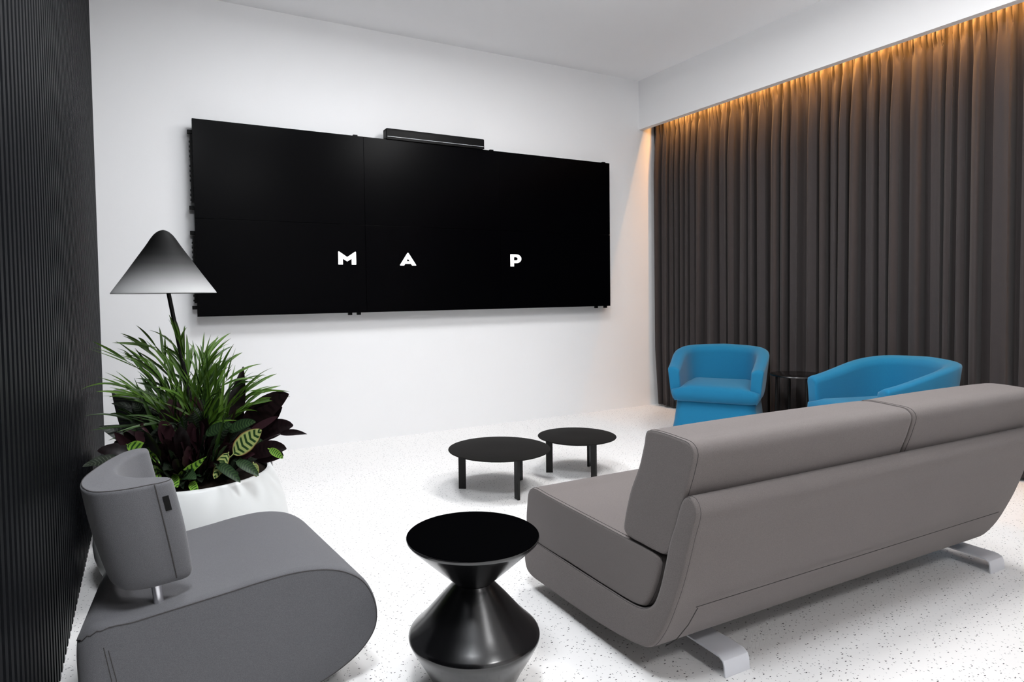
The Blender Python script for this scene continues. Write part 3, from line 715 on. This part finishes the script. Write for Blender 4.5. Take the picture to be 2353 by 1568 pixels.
for i, (r, d, z) in enumerate(FR):
    base = loc_rdz(rnd.uniform(-.07, .10), rnd.uniform(-.07, .07), -.01)
    tip = loc_rdz(r*.70, d, z*.90)
    mid = loc_rdz(r*.22, d*.3, z*.72)
    def rp(u): return (1-u)**2*base + 2*u*(1-u)*mid + u*u*tip
    m = MB(); m.tube([tuple(clampx(rp(k/12))) for k in range(13)], .0028, 6, taper=[1.3-.9*k/12 for k in range(13)])
    nl = 6
    for k in range(nl):
        u = .36 + .62*k/(nl-1)
        for s in (-1, 1):
            p = rp(u); dirv = (rp(min(1, u+.03)) - rp(u-.03)).normalized()
            side = dirv.cross(Vector((0, 0, 1)))
            if side.length < .2: side = RGT.copy()
            side.normalize()
            # splay leaflets partly out of the frond plane
            side = (Matrix.Rotation(rnd.uniform(-.9, .9), 3, dirv) @ side)
            ll = rnd.uniform(.16, .27)*(1-.22*u)
            tp = p + (dirv*rnd.uniform(.75, 1.0) + side*s*rnd.uniform(.18, .55)).normalized()*ll + Vector((0, 0, -rnd.uniform(0, .05)))
            tp = clampx(tp)
            leaf(m, p, tp, rnd.uniform(.007, .016), sag=rnd.uniform(.02, .26), fold=.5, n=8, shape='lance', twist=rnd.uniform(-.9, .9), facing=Vector((rnd.uniform(-.4, .4), -.7, .7)))
    m.build('frond', (M_palm, M_palm2, M_palm2)[i % 3] if i > 11 else M_palm, palm, auto=0, uv=True)

# strappy upright blades at the heart of the palm
for i in range(16):
    b0 = loc_rdz(rnd.uniform(-.08, .14), rnd.uniform(-.12, .05), .02)
    t0 = clampx(b0 + loc_rdz(rnd.uniform(-.16, .14), rnd.uniform(-.12, .04), rnd.uniform(.26, .48)))
    m = MB(); leaf(m, b0, t0, rnd.uniform(.014, .026), sag=rnd.uniform(-.02, .10), fold=.4, n=10, shape='lance', twist=rnd.uniform(-.8, .8), facing=Vector((rnd.uniform(-.5, .5), -1, .3)))
    m.build('blade', M_palm if i % 2 else M_palm2, palm, auto=0, uv=True)

# --- broad-leaved prayer plants around the rim
def cluster(name_label, cat, mats, leaves, fill=None, seed=1):
    t = empty('prayer_plant', (*PC, .40)); tag(t, name_label, cat, 'prayer plants round the planter rim')
    r_ = random.Random(seed)
    for L in leaves:
        (br, bd, bz), (tr, td, tz), w, mi, opt = L
        m = MB()
        k = dict(sag=.15, fold=.15, n=12, shape='oval', stem=.35, wav=.02); k.update(opt)
        if 'face' in k:
            f = k.pop('face'); k['facing'] = (RGT*f[0] + DEP*f[1] + Vector((0, 0, f[2]))).normalized()
        leaf(m, loc_rdz(br, bd, bz), clampx(loc_rdz(tr, td, tz)), w, **k)
        m.build('leaf', mats[mi], t, auto=0, uv=True)
    if fill:
        for i in range(fill['n']):
            a = math.radians(r_.uniform(*fill['ang'])); rad = r_.uniform(*fill['rad'])
            br = .55*rad*math.cos(a); bd = .55*rad*math.sin(a)
            w = r_.uniform(*fill['w']); ln = r_.uniform(.14, .22)
            tr, td, tz = rad*math.cos(a), rad*math.sin(a), r_.uniform(*fill['z'])
            m = MB(); fc = (RGT*r_.uniform(-.5, .5) + DEP*r_.uniform(-1, -.1) + Vector((0, 0, r_.uniform(.2, 1)))).normalized()
            st_ = r_.uniform(.25, .5)
            leaf(m, loc_rdz(br, bd, 0), clampx(loc_rdz(tr, td, tz)), w, sag=r_.uniform(.1, .4), fold=.2, n=9, shape='oval', stem=st_, wav=.03, facing=fc, twist=r_.uniform(-.5, .5))
            m.build('leaf', mats[r_.choice(fill['m'])], t, auto=0, uv=True)
    return t
FC = (0, -1, .25)
MT = [M_purple, M_ornat, M_mid, M_rattle, M_makoy]
# dark purple-leaved one on the right
cluster('dark purple broad-leaved prayer plant on the right side of the planter', 'potted plant', MT, [
    ((.12, .02, .0), (.215, .02, .465), .075, 0, dict(sag=.02, shape='lance', stem=.30, face=(.3, -1, .1))),
    ((.12, .00, .05), (.415, .00, .345), .105, 0, dict(sag=.22, stem=.30, face=(.2, -1, .45))),
    ((.14, .04, .05), (.375, .03, .285), .090, 0, dict(sag=.12, stem=.3, face=(.1, -1, .3))),
    ((.16, .02, .04), (.425, .02, .205), .080, 0, dict(sag=.30, stem=.35, face=(.1, -1, .3))),
    ((.18, -.04, .02), (.415, -.05, .12), .070, 0, dict(sag=.30, stem=.35, face=(.1, -1, .4))),
    ((.18, -.02, .02), (.395, -.03, .085), .075, 0, dict(sag=.30, stem=.4, face=(0, -1, .4))),
    ((.18, .0, .05), (.495, -.02, .175), .028, 0, dict(sag=.30, stem=.62, shape='lance', face=(0, -1, .4))),
    ((.12, -.02, .1), (.375, -.03, .255), .032, 2, dict(sag=.05, stem=.5, face=(0, -1, .2))),
], dict(n=56, ang=(-80, 60), rad=(.14, .31), z=(.07, .28), w=(.035, .065), m=[0, 0, 1, 2]), 5)
# cream-striped one, right front
cluster('cream and green striped prayer plant on the right front of the planter', 'potted plant', MT, [
    ((.235, -.20, .125), (.372, -.22, .238), .078, 4, dict(sag=.04, stem=.12, face=(.0, -1, .3), n=18)),
    ((.22, -.17, .14), (.17, -.20, .04), .060, 4, dict(sag=.02, stem=.05, face=(-.4, -1, .2))),
    ((.20, -.15, .21), (.335, -.18, .262), .045, 2, dict(sag=.15, stem=.1, face=(0, -1, .5))),
    ((.11, -.16, .20), (.24, -.18, .255), .045, 2, dict(sag=.1, stem=.1, face=(0, -1, .3))),
    ((.17, -.20, .10), (.29, -.24, .035), .040, 2, dict(sag=.2, stem=.1, face=(0, -1, .6))),
    ((.25, -.20, .11), (.355, -.22, .055), .040, 2, dict(sag=.2, stem=.1, face=(0, -1, .6))),
    ((.32, -.18, .10), (.34, -.20, .045), .036, 4, dict(sag=.1, stem=.1, face=(0, -1, .3))),
    ((.36, -.12, .14), (.425, -.13, .10), .030, 3, dict(sag=.1, stem=.1, face=(0, -1, .3))),
], dict(n=44, ang=(-90, -15), rad=(.20, .31), z=(.03, .22), w=(.026, .048), m=[2, 2, 0, 1]), 8)
# lime one, centre front
cluster('lime green dark-blotched prayer plant at the front centre of the planter', 'potted plant', MT, [
    ((-.20, -.16, .175), (-.045, -.20, .105), .060, 3, dict(sag=.12, stem=.04, shape='lance', face=(.1, -1, .5), n=18, wav=.05)),
    ((.02, -.22, .04), (.16, -.24, .14), .038, 3, dict(sag=-.05, stem=.04, shape='lance', face=(0, -1, .4), n=18, wav=.07)),
    ((-.02, -.22, .04), (-.09, -.27, .060), .045, 3, dict(sag=.3, stem=.1, face=(0, -1, .8))),
    ((.0, -.22, .05), (.06, -.275, .030), .045, 3, dict(sag=.3, stem=.1, face=(0, -1, .8))),
    ((.04, -.22, .05), (.13, -.27, .06), .045, 2, dict(sag=.3, stem=.1, face=(0, -1, .8))),
    ((.08, -.22, .03), (.14, -.285, -.005), .032, 3, dict(sag=.3, stem=.1, face=(0, -1, .8))),
    ((-.03, -.22, .06), (-.08, -.26, .095), .040, 3, dict(sag=.3, stem=.1, face=(0, -1, .8))),
    ((.02, -.2, .06), (.06, -.23, .01), .03, 2, dict(sag=.3, stem=.1, face=(0, -1, .8))),
], dict(n=52, ang=(-130, -50), rad=(.16, .285), z=(.02, .18), w=(.024, .045), m=[1, 2, 1, 1, 2, 3, 0]), 11)
# dark pin-striped one, left
cluster('dark pin-striped prayer plant on the left side of the planter', 'potted plant', MT, [
    ((-.14, -.05, .12), (-.345, -.10, .235), .075, 1, dict(sag=.12, stem=.1, shape='lance', face=(-.1, -1, .7), n=18)),
    ((-.20, -.12, .06), (-.36, -.30, .115), .070, 1, dict(sag=.25, stem=.1, shape='lance', face=(-.1, -1, .8), n=18)),
    ((-.14, -.10, .08), (-.33, -.14, .145), .070, 0, dict(sag=.2, stem=.1, face=(-.1, -1, .7))),
    ((.02, -.15, .26), (-.12, -.20, .16), .060, 1, dict(sag=.1, stem=.1, shape='lance', face=(0, -1, .3), n=18)),
    ((-.10, .0, .20), (-.33, -.03, .32), .05, 1, dict(sag=.2, stem=.1, shape='lance', face=(0, -1, .7))),
], dict(n=70, ang=(95, 265), rad=(.12, .31), z=(.04, .30), w=(.035, .065), m=[1, 0, 1, 2]), 14)
# dense dark one filling the middle
cluster('dense dark green prayer plant in the middle of the planter under the palm', 'potted plant', MT, [],
        dict(n=95, ang=(0, 360), rad=(.04, .25), z=(.06, .36), w=(.045, .08), m=[1, 0, 1, 1]), 17)
